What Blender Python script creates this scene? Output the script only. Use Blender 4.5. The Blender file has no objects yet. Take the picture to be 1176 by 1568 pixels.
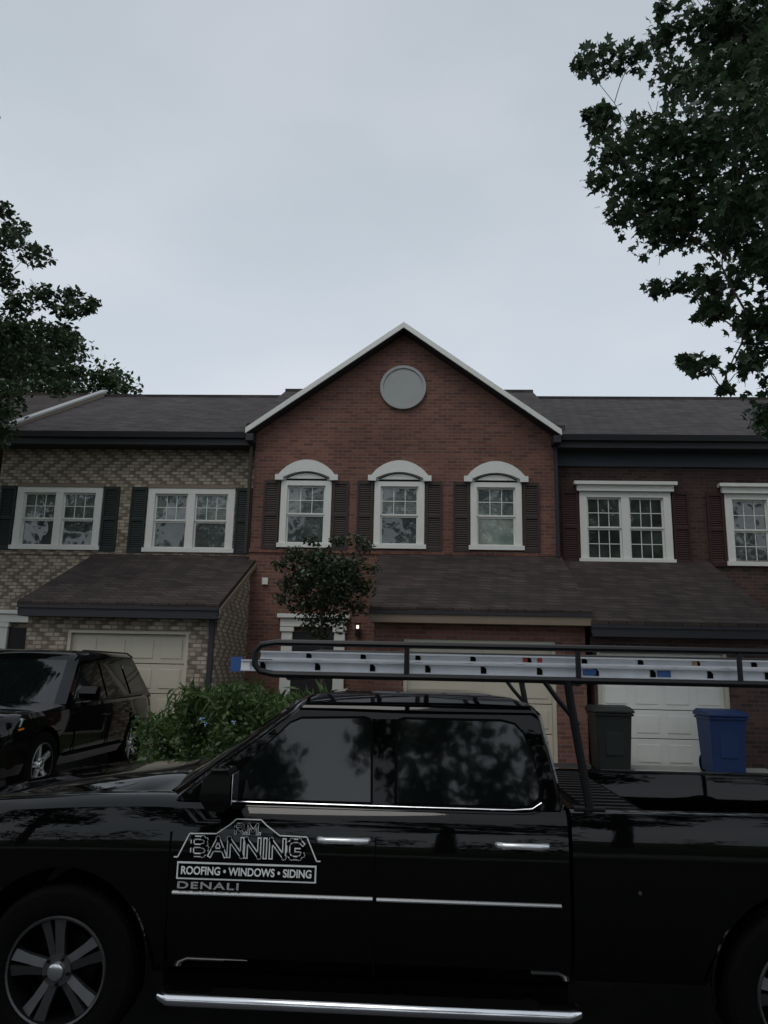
import bpy, bmesh, math, random
import numpy as np
from mathutils import Vector, Matrix
random.seed(7); rng=np.random.default_rng(11)
scene=bpy.context.scene
COL=scene.collection
try:
    scene.view_settings.view_transform='Standard'; scene.view_settings.look='None'; scene.view_settings.exposure=0
except Exception: pass

# ------------------------------------------------------------------ materials
def nodes_of(name):
    m=bpy.data.materials.new(name); m.use_nodes=True
    nt=m.node_tree; b=nt.nodes['Principled BSDF']
    return m,nt,b
def mat(name,col,rough=.6,metal=0.,coat=0.,var=.15,scale=6.,bump=0.,bscale=40.,spec=.5,emis=None,coatior=1.5):
    m,nt,b=nodes_of(name)
    g=nt.nodes.new('ShaderNodeNewGeometry')
    n=nt.nodes.new('ShaderNodeTexNoise'); n.inputs['Scale'].default_value=scale; n.inputs['Detail'].default_value=5
    nt.links.new(g.outputs['Position'],n.inputs['Vector'])
    mx=nt.nodes.new('ShaderNodeMix'); mx.data_type='RGBA'
    nt.links.new(n.outputs['Fac'],mx.inputs['Factor'])
    mx.inputs['A'].default_value=(*[c*(1-var) for c in col],1); mx.inputs['B'].default_value=(*[min(1,c*(1+var)) for c in col],1)
    nt.links.new(mx.outputs['Result'],b.inputs['Base Color'])
    b.inputs['Roughness'].default_value=rough; b.inputs['Metallic'].default_value=metal
    b.inputs['Coat Weight'].default_value=coat; b.inputs['Coat Roughness'].default_value=.03; b.inputs['Coat IOR'].default_value=coatior
    b.inputs['Specular IOR Level'].default_value=spec
    if bump>0:
        n2=nt.nodes.new('ShaderNodeTexNoise'); n2.inputs['Scale'].default_value=bscale; n2.inputs['Detail'].default_value=4
        nt.links.new(g.outputs['Position'],n2.inputs['Vector'])
        bp=nt.nodes.new('ShaderNodeBump'); bp.inputs['Strength'].default_value=bump; bp.inputs['Distance'].default_value=.02
        nt.links.new(n2.outputs['Fac'],bp.inputs['Height']); nt.links.new(bp.outputs['Normal'],b.inputs['Normal'])
        if coat>0: nt.links.new(bp.outputs['Normal'],b.inputs['Coat Normal'])
    if emis:
        b.inputs['Emission Color'].default_value=(*emis[0],1); b.inputs['Emission Strength'].default_value=emis[1]
    return m
def brickmat(name,c1,c2,mortar,k=1.,bw=.21,rh=.072,ms=.010,rough=.9,bump=.4,var=.35,bias=0.,bigscale=.7,offset=.5,ofreq=2,zig=None):
    m,nt,b=nodes_of(name); L=nt.links.new
    def mth(op,x,y=None):
        q=nt.nodes.new('ShaderNodeMath'); q.operation=op
        for i,v in enumerate((x,y)):
            if v is None: continue
            if isinstance(v,(int,float)): q.inputs[i].default_value=v
            else: L(v,q.inputs[i])
        return q.outputs[0]
    g=nt.nodes.new('ShaderNodeNewGeometry'); s=nt.nodes.new('ShaderNodeSeparateXYZ'); L(g.outputs['Position'],s.inputs[0])
    ax=mth('ADD',s.outputs['X'],s.outputs['Y']); az=mth('MULTIPLY',s.outputs['Z'],k)
    c=nt.nodes.new('ShaderNodeCombineXYZ'); L(ax,c.inputs[0]); L(az,c.inputs[1])
    t=nt.nodes.new('ShaderNodeTexBrick'); L(c.outputs[0],t.inputs['Vector'])
    t.offset=offset; t.offset_frequency=ofreq
    t.inputs['Scale'].default_value=1; t.inputs['Brick Width'].default_value=bw; t.inputs['Row Height'].default_value=rh
    t.inputs['Mortar Size'].default_value=ms; t.inputs['Mortar Smooth'].default_value=.2; t.inputs['Bias'].default_value=bias
    t.inputs['Color1'].default_value=(*c1,1); t.inputs['Color2'].default_value=(*c2,1); t.inputs['Mortar'].default_value=(*mortar,1)
    col=t.outputs['Color']
    if zig:
        # zig-zag moire of mortar shadow painted as dark bands, half brick per course
        row=mth('FLOOR',mth('DIVIDE',az,rh)); sh=mth('MULTIPLY',mth('PINGPONG',row,4.0),.5)
        u=mth('ADD',mth('DIVIDE',ax,bw),sh); fr_=mth('FRACT',mth('MULTIPLY',u,.5)); mask=mth('MULTIPLY',mth('LESS_THAN',fr_,.38),.66)
        mz=nt.nodes.new('ShaderNodeMix'); mz.data_type='RGBA'; L(mask,mz.inputs['Factor']); L(col,mz.inputs['A']); mz.inputs['B'].default_value=(*zig,1); col=mz.outputs['Result']
    n=nt.nodes.new('ShaderNodeTexNoise'); n.inputs['Scale'].default_value=bigscale; n.inputs['Detail'].default_value=8; n.inputs['Roughness'].default_value=.65
    L(g.outputs['Position'],n.inputs['Vector'])
    mr=nt.nodes.new('ShaderNodeMapRange'); mr.inputs['From Min'].default_value=.3; mr.inputs['From Max'].default_value=.7
    mr.inputs['To Min'].default_value=1-var; mr.inputs['To Max'].default_value=1+var; L(n.outputs['Fac'],mr.inputs['Value'])
    mx=nt.nodes.new('ShaderNodeMix'); mx.data_type='RGBA'; mx.blend_type='MULTIPLY'; mx.inputs['Factor'].default_value=1
    L(col,mx.inputs['A']); L(mr.outputs['Result'],mx.inputs['B']); L(mx.outputs['Result'],b.inputs['Base Color'])
    b.inputs['Roughness'].default_value=rough; b.inputs['Specular IOR Level'].default_value=.25
    bp=nt.nodes.new('ShaderNodeBump'); bp.inputs['Strength'].default_value=bump; bp.inputs['Distance'].default_value=.01; bp.invert=True
    L(t.outputs['Fac'],bp.inputs['Height']); L(bp.outputs['Normal'],b.inputs['Normal'])
    return m
def leafmat(name,dark,light,rough=.45,trans=.25):
    m,nt,b=nodes_of(name); L=nt.links.new
    g=nt.nodes.new('ShaderNodeNewGeometry')
    n=nt.nodes.new('ShaderNodeTexNoise'); n.inputs['Scale'].default_value=.9; n.inputs['Detail'].default_value=3
    L(g.outputs['Position'],n.inputs['Vector'])
    ad=nt.nodes.new('ShaderNodeMath'); ad.operation='ADD'; L(n.outputs['Fac'],ad.inputs[0]); L(g.outputs['Random Per Island'],ad.inputs[1])
    mr=nt.nodes.new('ShaderNodeMapRange'); mr.inputs['From Min'].default_value=.4; mr.inputs['From Max'].default_value=1.5; L(ad.outputs[0],mr.inputs['Value'])
    mx=nt.nodes.new('ShaderNodeMix'); mx.data_type='RGBA'; L(mr.outputs['Result'],mx.inputs['Factor'])
    mx.inputs['A'].default_value=(*dark,1); mx.inputs['B'].default_value=(*light,1)
    L(mx.outputs['Result'],b.inputs['Base Color']); b.inputs['Roughness'].default_value=rough
    tr=nt.nodes.new('ShaderNodeBsdfTranslucent'); L(mx.outputs['Result'],tr.inputs['Color'])
    ms=nt.nodes.new('ShaderNodeMixShader'); ms.inputs[0].default_value=trans
    L(b.outputs[0],ms.inputs[1]); L(tr.outputs[0],ms.inputs[2]); L(ms.outputs[0],nt.nodes['Material Output'].inputs['Surface'])
    return m
M={}
M['redbrick']=brickmat('red_brick',(.225,.098,.070),(.13,.057,.045),(.17,.13,.112),var=.25)
M['tanbrick']=brickmat('tan_brick',(.50,.43,.34),(.33,.275,.21),(.22,.18,.145),bw=.20,rh=.072,ms=.011,offset=.5,var=.25,zig=(.11,.085,.066))
M['darkbrick']=brickmat('dark_brick',(.088,.05,.043),(.045,.029,.027),(.08,.063,.057))
M['shingle_br']=brickmat('brown_shingles',(.066,.051,.045),(.036,.028,.026),(.018,.015,.015),k=2.2,bw=.30,rh=.14,ms=.010,var=.25,bump=.6,bigscale=1.5)
M['shingle_gr']=brickmat('grey_brown_shingles',(.080,.068,.067),(.044,.037,.038),(.025,.022,.023),k=2.0,bw=.30,rh=.14,ms=.010,var=.22,bump=.6,bigscale=1.5)
M['white']=mat('white_trim_paint',(.74,.74,.69),.5,var=.07,scale=9)
M['cream']=mat('cream_garage_paint',(.54,.49,.39),.5,var=.06,scale=3)
M['tan']=mat('tan_fascia',(.22,.17,.12),.6,var=.1)
M['gutter']=mat('dark_gutter',(.035,.034,.040),.5,var=.1,spec=.3)
M['frieze']=mat('slate_frieze',(.055,.065,.082),.6,var=.1)
M['shut_br']=mat('brown_shutter',(.050,.036,.032),.6,var=.15,spec=.3)
M['shut_gr']=mat('green_shutter',(.022,.030,.028),.6,var=.15,spec=.3)
M['shut_rd']=mat('maroon_shutter',(.045,.018,.018),.6,var=.15,spec=.3)
M['door']=mat('dark_door',(.02,.018,.02),.35,var=.1,spec=.3)
M['vent']=mat('vent_grey',(.36,.37,.36),.7,var=.1)
M['concrete']=mat('concrete',(.30,.29,.27),.9,var=.25,scale=2.5,bump=.3,bscale=60)
M['asphalt']=mat('asphalt',(.05,.05,.052),.85,var=.3,scale=5,bump=.5,bscale=120,spec=.2)
M['grass']=mat('lawn_green',(.055,.085,.03),.95,var=.45,scale=3,bump=1,bscale=60)
M['mulch']=mat('mulch',(.07,.045,.03),.95,var=.4,scale=20,bump=1,bscale=50)
M['bark']=mat('bark',(.07,.055,.045),.95,var=.35,scale=12,bump=1,bscale=30)
def panemat(name,base,hi,blind):
    m,nt,b=nodes_of(name); L=nt.links.new
    g=nt.nodes.new('ShaderNodeNewGeometry')
    n=nt.nodes.new('ShaderNodeTexNoise'); n.inputs['Scale'].default_value=2.2; n.inputs['Detail'].default_value=5; n.inputs['Roughness'].default_value=.6
    L(g.outputs['Position'],n.inputs['Vector'])
    r=nt.nodes.new('ShaderNodeValToRGB'); r.color_ramp.elements[0].position=.42; r.color_ramp.elements[1].position=.68
    r.color_ramp.elements[0].color=(*base,1); r.color_ramp.elements[1].color=(*hi,1); L(n.outputs['Fac'],r.inputs[0])  # green-grey mottling paints tree reflections into the pane colour
    s=nt.nodes.new('ShaderNodeSeparateXYZ'); L(g.outputs['Position'],s.inputs[0])
    w=nt.nodes.new('ShaderNodeMath'); w.operation='MULTIPLY'; w.inputs[1].default_value=2*math.pi/.05; L(s.outputs['Z'],w.inputs[0])
    sn=nt.nodes.new('ShaderNodeMath'); sn.operation='SINE'; L(w.outputs[0],sn.inputs[0])
    mr=nt.nodes.new('ShaderNodeMapRange'); mr.inputs['From Min'].default_value=-1; mr.inputs['To Min'].default_value=1-blind; mr.inputs['To Max'].default_value=1; L(sn.outputs[0],mr.inputs['Value'])
    mx=nt.nodes.new('ShaderNodeMix'); mx.data_type='RGBA'; mx.blend_type='MULTIPLY'; mx.inputs['Factor'].default_value=1
    L(r.outputs[0],mx.inputs['A']); L(mr.outputs['Result'],mx.inputs['B']); L(mx.outputs['Result'],b.inputs['Base Color'])
    b.inputs['Roughness'].default_value=.35; b.inputs['Coat Weight'].default_value=1; b.inputs['Coat Roughness'].default_value=.01; b.inputs['Coat IOR'].default_value=1.8
    bn=nt.nodes.new('ShaderNodeTexNoise'); bn.inputs['Scale'].default_value=1.6; L(g.outputs['Position'],bn.inputs['Vector'])
    bp=nt.nodes.new('ShaderNodeBump'); bp.inputs['Strength'].default_value=.25; bp.inputs['Distance'].default_value=.1; L(bn.outputs['Fac'],bp.inputs['Height']); L(bp.outputs['Normal'],b.inputs['Coat Normal'])
    return m
M['pane']=panemat('window_glass_blinds',(.045,.065,.055),(.20,.245,.215),.35)
M['pane_dark']=panemat('window_glass_dark',(.010,.016,.014),(.06,.078,.066),.1)
M['pane_light']=panemat('window_glass_curtain',(.14,.20,.17),(.42,.46,.40),.1)
# vehicles
M['paint']=mat('black_car_paint',(.0015,.0015,.0018),.4,coat=1.,var=.1,spec=.0,bump=.03,bscale=3.,coatior=1.42)
M['carglass']=mat('tinted_glass',(.003,.004,.0045),.04,var=.1,spec=.85,bump=.05,bscale=2.2)
M['chrome']=mat('chrome',(.85,.86,.88),.18,metal=1,var=.05)
M['bright']=mat('satin_brightwork',(.80,.81,.82),.25,metal=.75,var=.05)
M['alu']=mat('aluminium',(.66,.68,.72),.45,metal=.35,var=.16,scale=14)
M['rim']=mat('alloy_rim',(.12,.12,.125),.38,metal=.85,var=.25,scale=10)
M['rimdark']=mat('dark_rim',(.005,.005,.005),.5,spec=.1)
M['rubber']=mat('tyre_rubber',(.004,.004,.004),.85,var=.25,bump=.3,bscale=60,spec=.06)
M['blackmetal']=mat('black_powdercoat',(.006,.006,.007),.4,var=.15,spec=.35)
M['blackmatte']=mat('black_plastic',(.003,.003,.003),.8,spec=.05)
M['blue']=mat('blue_plastic',(.009,.030,.105),.5,var=.15,spec=.3)
M['bluetip']=mat('blue_tip',(.03,.10,.30),.5)
M['red']=mat('red_sticker',(.4,.05,.04),.5)
M['yellow']=mat('orange_sticker',(.4,.25,.12),.5)
M['darkbin']=mat('dark_bin_plastic',(.012,.015,.014),.5,var=.15,spec=.3)
M['decal']=mat('decal_white',(.76,.77,.77),.5,var=.04)
M['lamp']=mat('head_lamp_lens',(.35,.37,.4),.08,metal=.4,coat=1,var=.3,scale=20)
M['amber']=mat('amber_lens',(.5,.15,.02),.2)
M['redlens']=mat('tail_lens',(.15,.01,.01),.15,coat=1)
M['bulb']=mat('lit_bulb',(1,.95,.85),.5,emis=((1,.93,.8),1.2))
M['leaf_maple']=leafmat('maple_leaves',(.028,.050,.030),(.068,.11,.052),trans=.3)
M['leaf_mid']=leafmat('tree_leaves',(.030,.050,.028),(.065,.10,.045))
M['leaf_back']=leafmat('background_leaves',(.025,.045,.02),(.055,.09,.032))
M['leaf_orn']=leafmat('ornamental_leaves',(.02,.035,.018),(.075,.095,.05),rough=.35)
M['leaf_hedge']=leafmat('garden_leaves',(.035,.070,.020),(.100,.165,.045),rough=.5,trans=.3)
M['flower']=mat('blue_flowers',(.20,.32,.55),.7,var=.3,scale=30)

# ------------------------------------------------------------------ builders
def link(o,parent=None):
    COL.objects.link(o)
    if parent:
        o.parent=parent; o.matrix_parent_inverse=parent.matrix_basis.inverted()
    return o
def empty(name,loc=(0,0,0)):
    e=bpy.data.objects.new(name,None); e.location=loc; COL.objects.link(e); e.empty_display_size=.3
    return e
class MB:
    def __init__(s): s.v=[]; s.f=[]; s.m=[]; s.mats=[]
    def mi(s,k):
        if k not in s.mats: s.mats.append(k)
        return s.mats.index(k)
    def poly(s,pts,k):
        i=len(s.v); s.v+= [tuple(p) for p in pts]; s.f.append(list(range(i,i+len(pts)))); s.m.append(s.mi(k))
    def box(s,x0,x1,y0,y1,z0,z1,k):
        if x0>x1:x0,x1=x1,x0
        if y0>y1:y0,y1=y1,y0
        i=len(s.v)
        s.v+=[(x0,y0,z0),(x1,y0,z0),(x1,y1,z0),(x0,y1,z0),(x0,y0,z1),(x1,y0,z1),(x1,y1,z1),(x0,y1,z1)]
        for f in ((0,3,2,1),(4,5,6,7),(0,1,5,4),(1,2,6,5),(2,3,7,6),(3,0,4,7)):
            s.f.append([i+a for a in f]); s.m.append(s.mi(k))
    def prism(s,pts,vec,k):
        n=len(pts); i=len(s.v); vec=Vector(vec)
        s.v+=[tuple(p) for p in pts]+[tuple(Vector(p)+vec) for p in pts]
        s.f.append([i+a for a in range(n)][::-1]); s.m.append(s.mi(k))
        s.f.append([i+n+a for a in range(n)]); s.m.append(s.mi(k))
        for a in range(n):
            b=(a+1)%n; s.f.append([i+a,i+b,i+n+b,i+n+a]); s.m.append(s.mi(k))
    def tube(s,pts,rad,k,seg=8,cap=True):
        P=[Vector(p) for p in pts]; n=len(P)
        if not hasattr(rad,'__len__'): rad=[rad]*n
        base=len(s.v); prev=None
        for j in range(n):
            t=(P[min(j+1,n-1)]-P[max(j-1,0)]).normalized()
            if prev is None:
                a=Vector((0,0,1)) if abs(t.z)<.9 else Vector((1,0,0))
                u=t.cross(a).normalized()
            else: u=(prev-t*prev.dot(t)).normalized()
            prev=u; w=t.cross(u)
            for q in range(seg):
                an=2*math.pi*q/seg
                s.v.append(tuple(P[j]+(u*math.cos(an)+w*math.sin(an))*rad[j]))
        for j in range(n-1):
            for q in range(seg):
                a=base+j*seg+q; b=base+j*seg+(q+1)%seg
                s.f.append([a,b,b+seg,a+seg]); s.m.append(s.mi(k))
        if cap:
            s.f.append([base+q for q in range(seg)][::-1]); s.m.append(s.mi(k))
            s.f.append([base+(n-1)*seg+q for q in range(seg)]); s.m.append(s.mi(k))
    def build(s,name,parent=None,smooth=False,angle=35,bevel=0,fix=True):
        me=bpy.data.meshes.new(name); me.from_pydata(s.v,[],s.f)
        for k in s.mats: me.materials.append(M[k])
        me.polygons.foreach_set('material_index',s.m)
        if fix:
            bm=bmesh.new(); bm.from_mesh(me); bmesh.ops.recalc_face_normals(bm,faces=bm.faces); bm.to_mesh(me); bm.free()
        if smooth:
            me.polygons.foreach_set('use_smooth',[True]*len(me.polygons)); me.set_sharp_from_angle(angle=math.radians(angle))
        me.update()
        o=bpy.data.objects.new(name,me); link(o,parent)
        if bevel:
            md=o.modifiers.new('bev','BEVEL'); md.width=bevel; md.segments=2; md.limit_method='ANGLE'
        return o

# ------------------------------------------------------------------ leaves / trees
MAPLE=[(0,-.5),(.12,-.28),(.42,-.36),(.34,-.06),(.5,.16),(.2,.16),(0,.5),(-.2,.16),(-.5,.16),(-.34,-.06),(-.42,-.36),(-.12,-.28)]
OVAL=[(0,-.5),(.22,-.2),(.24,.12),(0,.5),(-.24,.12),(-.22,-.2)]
def leaves(name,clusters,shape,size,matk,parent,up=.5,flat=0.):
    sh=np.array(shape); k=len(sh); V=[]
    for (cx,cy,cz,rx,ry,rz,n) in clusters:
        d=rng.normal(size=(n,3)); d/=np.linalg.norm(d,axis=1)[:,None]
        r=rng.uniform(0,1,n)**.45
        p=np.array([cx,cy,cz])+d*r[:,None]*np.array([rx,ry,rz])*rng.uniform(.75,1.15,(n,1))
        nr=rng.normal(size=(n,3)); nr[:,2]=np.abs(nr[:,2])*.8+up; nr/=np.linalg.norm(nr,axis=1)[:,None]
        a=rng.normal(size=(n,3)); a[:,2]-=flat
        t=a-nr*np.sum(a*nr,axis=1)[:,None]; t/=np.linalg.norm(t,axis=1)[:,None]
        b=np.cross(nr,t); s=size*rng.uniform(.55,1.25,n)
        w=(p[:,None,:]+(b[:,None,:]*sh[None,:,0,None]+t[:,None,:]*sh[None,:,1,None])*s[:,None,None]
           -nr[:,None,:]*((sh[:,0]**2+sh[:,1]**2)[None,:,None])*s[:,None,None]*.5)
        V.append(w.reshape(-1,3))
    V=np.concatenate(V); N=len(V)//k
    F=np.arange(N*k).reshape(N,k)
    me=bpy.data.meshes.new(name); me.from_pydata(V.tolist(),[],F.tolist()); me.materials.append(M[matk]); me.update()
    o=bpy.data.objects.new(name,me); link(o,parent); return o
def interp(z,tab):
    if z<=tab[0][0]: return tab[0][1]
    for (a,b),(c,d) in zip(tab,tab[1:]):
        if z<=c: return b+(d-b)*(z-a)/(c-a)
    return tab[-1][1]
def make_tree(name,base,topz,trunk_r,clusters,shape,size,matk,nlimb=14,up=.5,minz=None):
    e=empty(name,base); B=Vector(base); tb=MB()
    pts=[];rad=[]; n=9
    for i in range(n):
        t=i/(n-1); pts.append(Vector((B.x+math.sin(t*5)*.12*trunk_r*6*t,B.y+math.cos(t*4)*.1*t,B.z-.1+(topz-B.z)*t))); rad.append(trunk_r*(1.25-.25*min(1,t*8))*(1-t*.85) if i else trunk_r*1.35)
    tb.tube(pts,rad,'bark',10)
    nodes=[(p,r) for p,r in zip(pts,rad) if p.z>(minz or B.z+1.8)]
    cl=sorted(clusters,key=lambda c:(Vector(c[:3])-Vector((B.x,B.y,c[2]))).length)
    big=set(random.sample(range(len(cl)),min(nlimb,len(cl))))
    order=[i for i in range(len(cl)) if i in big]+[i for i in range(len(cl)) if i not in big]
    for idx in order:
        c=Vector(cl[idx][:3]); best=None
        for p,r in nodes:
            d=(p-c).length + max(0,(p.z-c.z+.3))*1.2 - (r*4 if idx in big else 0)
            if best is None or d<best[0]: best=(d,p,r)
        p,r=best[1],best[2]; L=(c-p).length
        r0=min(r*.7,.012+L*.018); m=5; q=[];rr=[]
        for j in range(m+1):
            t=j/m; w=p.lerp(c,t)+Vector((random.uniform(-.04,.04)*L,random.uniform(-.04,.04)*L,math.sin(t*math.pi)*.10*L))*(1 if 0<j<m else 0)
            q.append(w); rr.append(r0*(1-t*.75)+.003)
        tb.tube(q,rr,'bark',5,cap=False); nodes+=list(zip(q[1:],rr[1:]))
        for _ in range(4):
            d=Vector((random.gauss(0,1),random.gauss(0,1),random.gauss(0,.7))).normalized()
            tb.tube([q[-2],c+d*cl[idx][3]*.4,c+d*cl[idx][3]*.95],[.009,.006,.003],'bark',3,cap=False)
    tb.build('trunk_and_limbs',e,smooth=True,angle=80,fix=False)
    leaves('crown',clusters,shape,size,matk,e,up=up)
    return e

# ------------------------------------------------------------------ ground, road
def sheet(name,prof,x0,x1,k,dz=0,parent=None,nx=1):
    mb=MB()
    for (ya,za),(yb,zb) in zip(prof,prof[1:]):
        mb.poly([(x0,ya,za+dz),(x1,ya,za+dz),(x1,yb,zb+dz),(x0,yb,zb+dz)],k)
    return mb.build(name,parent,fix=False)
PROF=[(7.45,.12),(8.9,.40),(13.0,.56),(30,.56),(700,.56)]
sheet('ground',[(-700,.3),(-6.2,.12),(-4.2,.12),(-4.15,-.02),(7.38,-.02),(7.45,.11)]+PROF[1:],-700,700,'grass')
sheet('road',[(-4.0,0),(7.3,0)],-300,300,'asphalt')
kb=MB(); kb.box(-300,300,7.3,7.5,-.05,.125,'concrete'); kb.box(-300,300,-4.2,-4.0,-.05,.125,'concrete'); kb.build('kerb',bevel=.02)
sheet('pavement',[(-6.0,.128),(-4.2,.128)],-300,300,'concrete')
PR=[(7.5,.125),(8.9,.40),(13.2,.564)]
for i,(a,b) in enumerate([(-6.9,-3.6),(-.55,2.75),(2.85,5.6)]):
    sheet('driveway' if i==0 else 'driveway.%03d'%i,PR,a,b,'concrete' if i!=1 else 'asphalt',.006)
sheet('garden_bed',[(8.9,.40),(15.6,.572)],-3.55,-.75,'mulch',.008)
sheet('garden_bed',[(8.9,.40),(15.6,.572)],5.8,9.2,'mulch',.008)

# ------------------------------------------------------------------ houses
def wall(mb,x0,x1,z0,z1,y,ops,k,rev=.12,revk=None):
    xs=sorted({x0,x1,*[o[0] for o in ops],*[o[1] for o in ops]}); zs=sorted({z0,z1,*[o[2] for o in ops],*[o[3] for o in ops]})
    for a,b in zip(xs,xs[1:]):
        for c,d in zip(zs,zs[1:]):
            mx,mz=(a+b)/2,(c+d)/2
            if any(o[0]<mx<o[1] and o[2]<mz<o[3] for o in ops): continue
            mb.poly([(a,y,c),(b,y,c),(b,y,d),(a,y,d)],k)
    r=y+rev
    for o in ops:
        a,b,c,d=o[:4]; kk=revk or k
        mb.poly([(a,y,c),(a,y,d),(a,r,d),(a,r,c)],kk); mb.poly([(b,y,c),(b,r,c),(b,r,d),(b,y,d)],kk)
        mb.poly([(a,y,d),(b,y,d),(b,r,d),(a,r,d)],kk); mb.poly([(a,y,c),(a,r,c),(b,r,c),(b,y,c)],kk)
def window(fr,gl,x0,x1,z0,z1,y,n=1,pane=('pane','pane_dark'),ft=.11,grid=(2,1),lowgrid=True):
    yo=y-.035; yi=y+.11
    fr.box(x0,x0+ft,yo,yi,z0+.06,z1,'white'); fr.box(x1-ft,x1,yo,yi,z0+.06,z1,'white')
    fr.box(x0+ft,x1-ft,yo,yi,z1-ft*.8,z1,'white'); fr.box(x0-.04,x1+.04,y-.07,yi,z0-.03,z0+.06,'white')
    ix0,ix1=x0+ft,x1-ft; iz0,iz1=z0+.06,z1-ft*.8
    mw=.16 if n==2 else 0; w=(ix1-ix0-mw*(n-1))/n
    for i in range(n):
        a=ix0+i*(w+mw); b=a+w
        if i>0: fr.box(a-mw,a,yo+.004,yi,iz0,iz1,'white')
        mid=(iz0+iz1)/2; s=.035
        for (c,d,yy,pk,gr) in ((iz0,mid,y+.045,pane[1],lowgrid),(mid,iz1,y+.02,pane[0],True)):
            fr.box(a,a+s,yy,yy+.04,c,d,'white'); fr.box(b-s,b,yy,yy+.04,c,d,'white')
            fr.box(a+s,b-s,yy+.001,yy+.04,c,c+s,'white'); fr.box(a+s,b-s,yy+.001,yy+.04,d-s,d,'white')
            if gr:
                for g in range(1,grid[0]+1):
                    gx=a+s+(b-a-2*s)*g/(grid[0]+1); fr.box(gx-.008,gx+.008,yy+.012,yy+.03,c+s,d-s,'white')
                for g in range(1,grid[1]+1):
                    gz=c+s+(d-c-2*s)*g/(grid[1]+1); fr.box(a+s,b-s,yy+.014,yy+.028,gz-.008,gz+.008,'white')
            gl.poly([(a+s*.5,yy+.022,c+s*.5),(b-s*.5,yy+.022,c+s*.5),(b-s*.5,yy+.022,d-s*.5),(a+s*.5,yy+.022,d-s*.5)],pk)
def shutter(mb,x0,x1,z0,z1,y,k):
    f=.045; mb.box(x0,x0+f,y-.045,y-.002,z0,z1,k); mb.box(x1-f,x1,y-.045,y-.002,z0,z1,k)
    for c,d in ((z0,z0+.09),(z1-.07,z1),((z0+z1)/2-.035,(z0+z1)/2+.035)): mb.box(x0+f,x1-f,y-.043,y-.002,c,d,k)
    for c,d in ((z0+.09,(z0+z1)/2-.035),((z0+z1)/2+.035,z1-.07)):
        n=int((d-c)/.045)
        for i in range(n):
            z=c+(d-c)*i/n; h=(d-c)/n
            mb.poly([(x0+f,y-.035,z),(x1-f,y-.035,z),(x1-f,y-.012,z+h),(x0+f,y-.012,z+h)],k)
            mb.poly([(x0+f,y-.012,z+h),(x1-f,y-.012,z+h),(x1-f,y-.035,z+h),(x0+f,y-.035,z+h)],k)
def slab(mb,quad,th,k,ek=None):
    q=[Vector(p) for p in quad]; mb.prism([p-Vector((0,0,th)) for p in q],(0,0,th),k)
def mainroof(e,x0,x1,ye,ze,yr,zr,k,name='roof'):
    mb=MB(); slab(mb,[(x0,ye,ze),(x1,ye,ze),(x1,yr,zr),(x0,yr,zr)],.1,k); yb=2*yr-ye
    slab(mb,[(x0,yr,zr-.003),(x1,yr,zr-.003),(x1,yb,ze),(x0,yb,ze)],.1,k)
    mb.box(x0,x1,yr-.12,yr+.12,zr-.06,zr+.015,k)
    return mb.build(name,e)
def gutter(mb,x0,x1,y,z,k='gutter'):
    mb.prism([(x0,y-.09,z),(x0,y-.06,z-.12),(x0,y,z-.12),(x0,y,z)],(x1-x0,0,0),k)
def garage(e,x0,x1,yf,yw,zt,ze,brick,dx0,dx1,dz1,door='cream',fascia='tan',g=.52,roofk='shingle_br',rows=4,cols=4):
    wb=MB(); wall(wb,x0,x1,g,ze-.02,yf,[(dx0,dx1,g,dz1)],brick,rev=.14)
    for x in (x0,x1): wb.poly([(x,yf,g),(x,yf,ze-.02),(x,yw,zt-.08),(x,yw,g)],brick)
    wb.build('garage_walls',e,fix=False)
    tr=MB(); tr.box(dx0-.1,dx1+.1,yf-.012,yf,dz1+.003,dz1+.19,brick)
    tr.box(dx0,dx0+.06,yf+.02,yf+.13,g,dz1,'cream'); tr.box(dx1-.06,dx1,yf+.02,yf+.13,g,dz1,'cream'); tr.box(dx0+.06,dx1-.06,yf+.02,yf+.13,dz1-.06,dz1,'cream')
    tr.build('garage_trim',e)
    d=MB(); a,b=dx0+.06,dx1-.06; hh=(dz1-.06-g)/rows
    for r in range(rows):
        z=g+r*hh; d.box(a,b,yf+.10,yf+.13,z+.006,z+hh-.006,door)
        for c in range(cols):
            w=(b-a)/cols; d.box(a+c*w+.07,a+(c+1)*w-.07,yf+.088,yf+.10,z+.09,z+hh-.09,door)
    d.build('garage_door',e,bevel=.006)
    r=MB(); sl=(zt-ze)/(yw-(yf-.28))
    slab(r,[(x0-.08,yf-.28,ze),(x1+.08,yf-.28,ze),(x1+.08,yw,zt),(x0-.08,yw,zt)],.07,roofk)
    r.build('pent_roof',e)
    t=MB(); t.box(x0-.06,x1+.06,yf-.26,yf-.23,ze-.25,ze-.06,fascia); t.box(x0-.05,x1+.05,yf-.23,yf-.005,ze-.25,ze-.22,fascia)
    for x in (x0-.075,x1+.045):
        t.prism([(x,yf-.25,ze-.20),(x,yf-.25,ze-.065),(x,yw-.01,zt-.075),(x,yw-.01,zt-.21)],(.03,0,0),fascia)
    t.box(x0-.08,x1+.08,yf-.285,yf-.262,ze-.11,ze-.06,'gutter'); t.build('pent_fascia',e)
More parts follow.
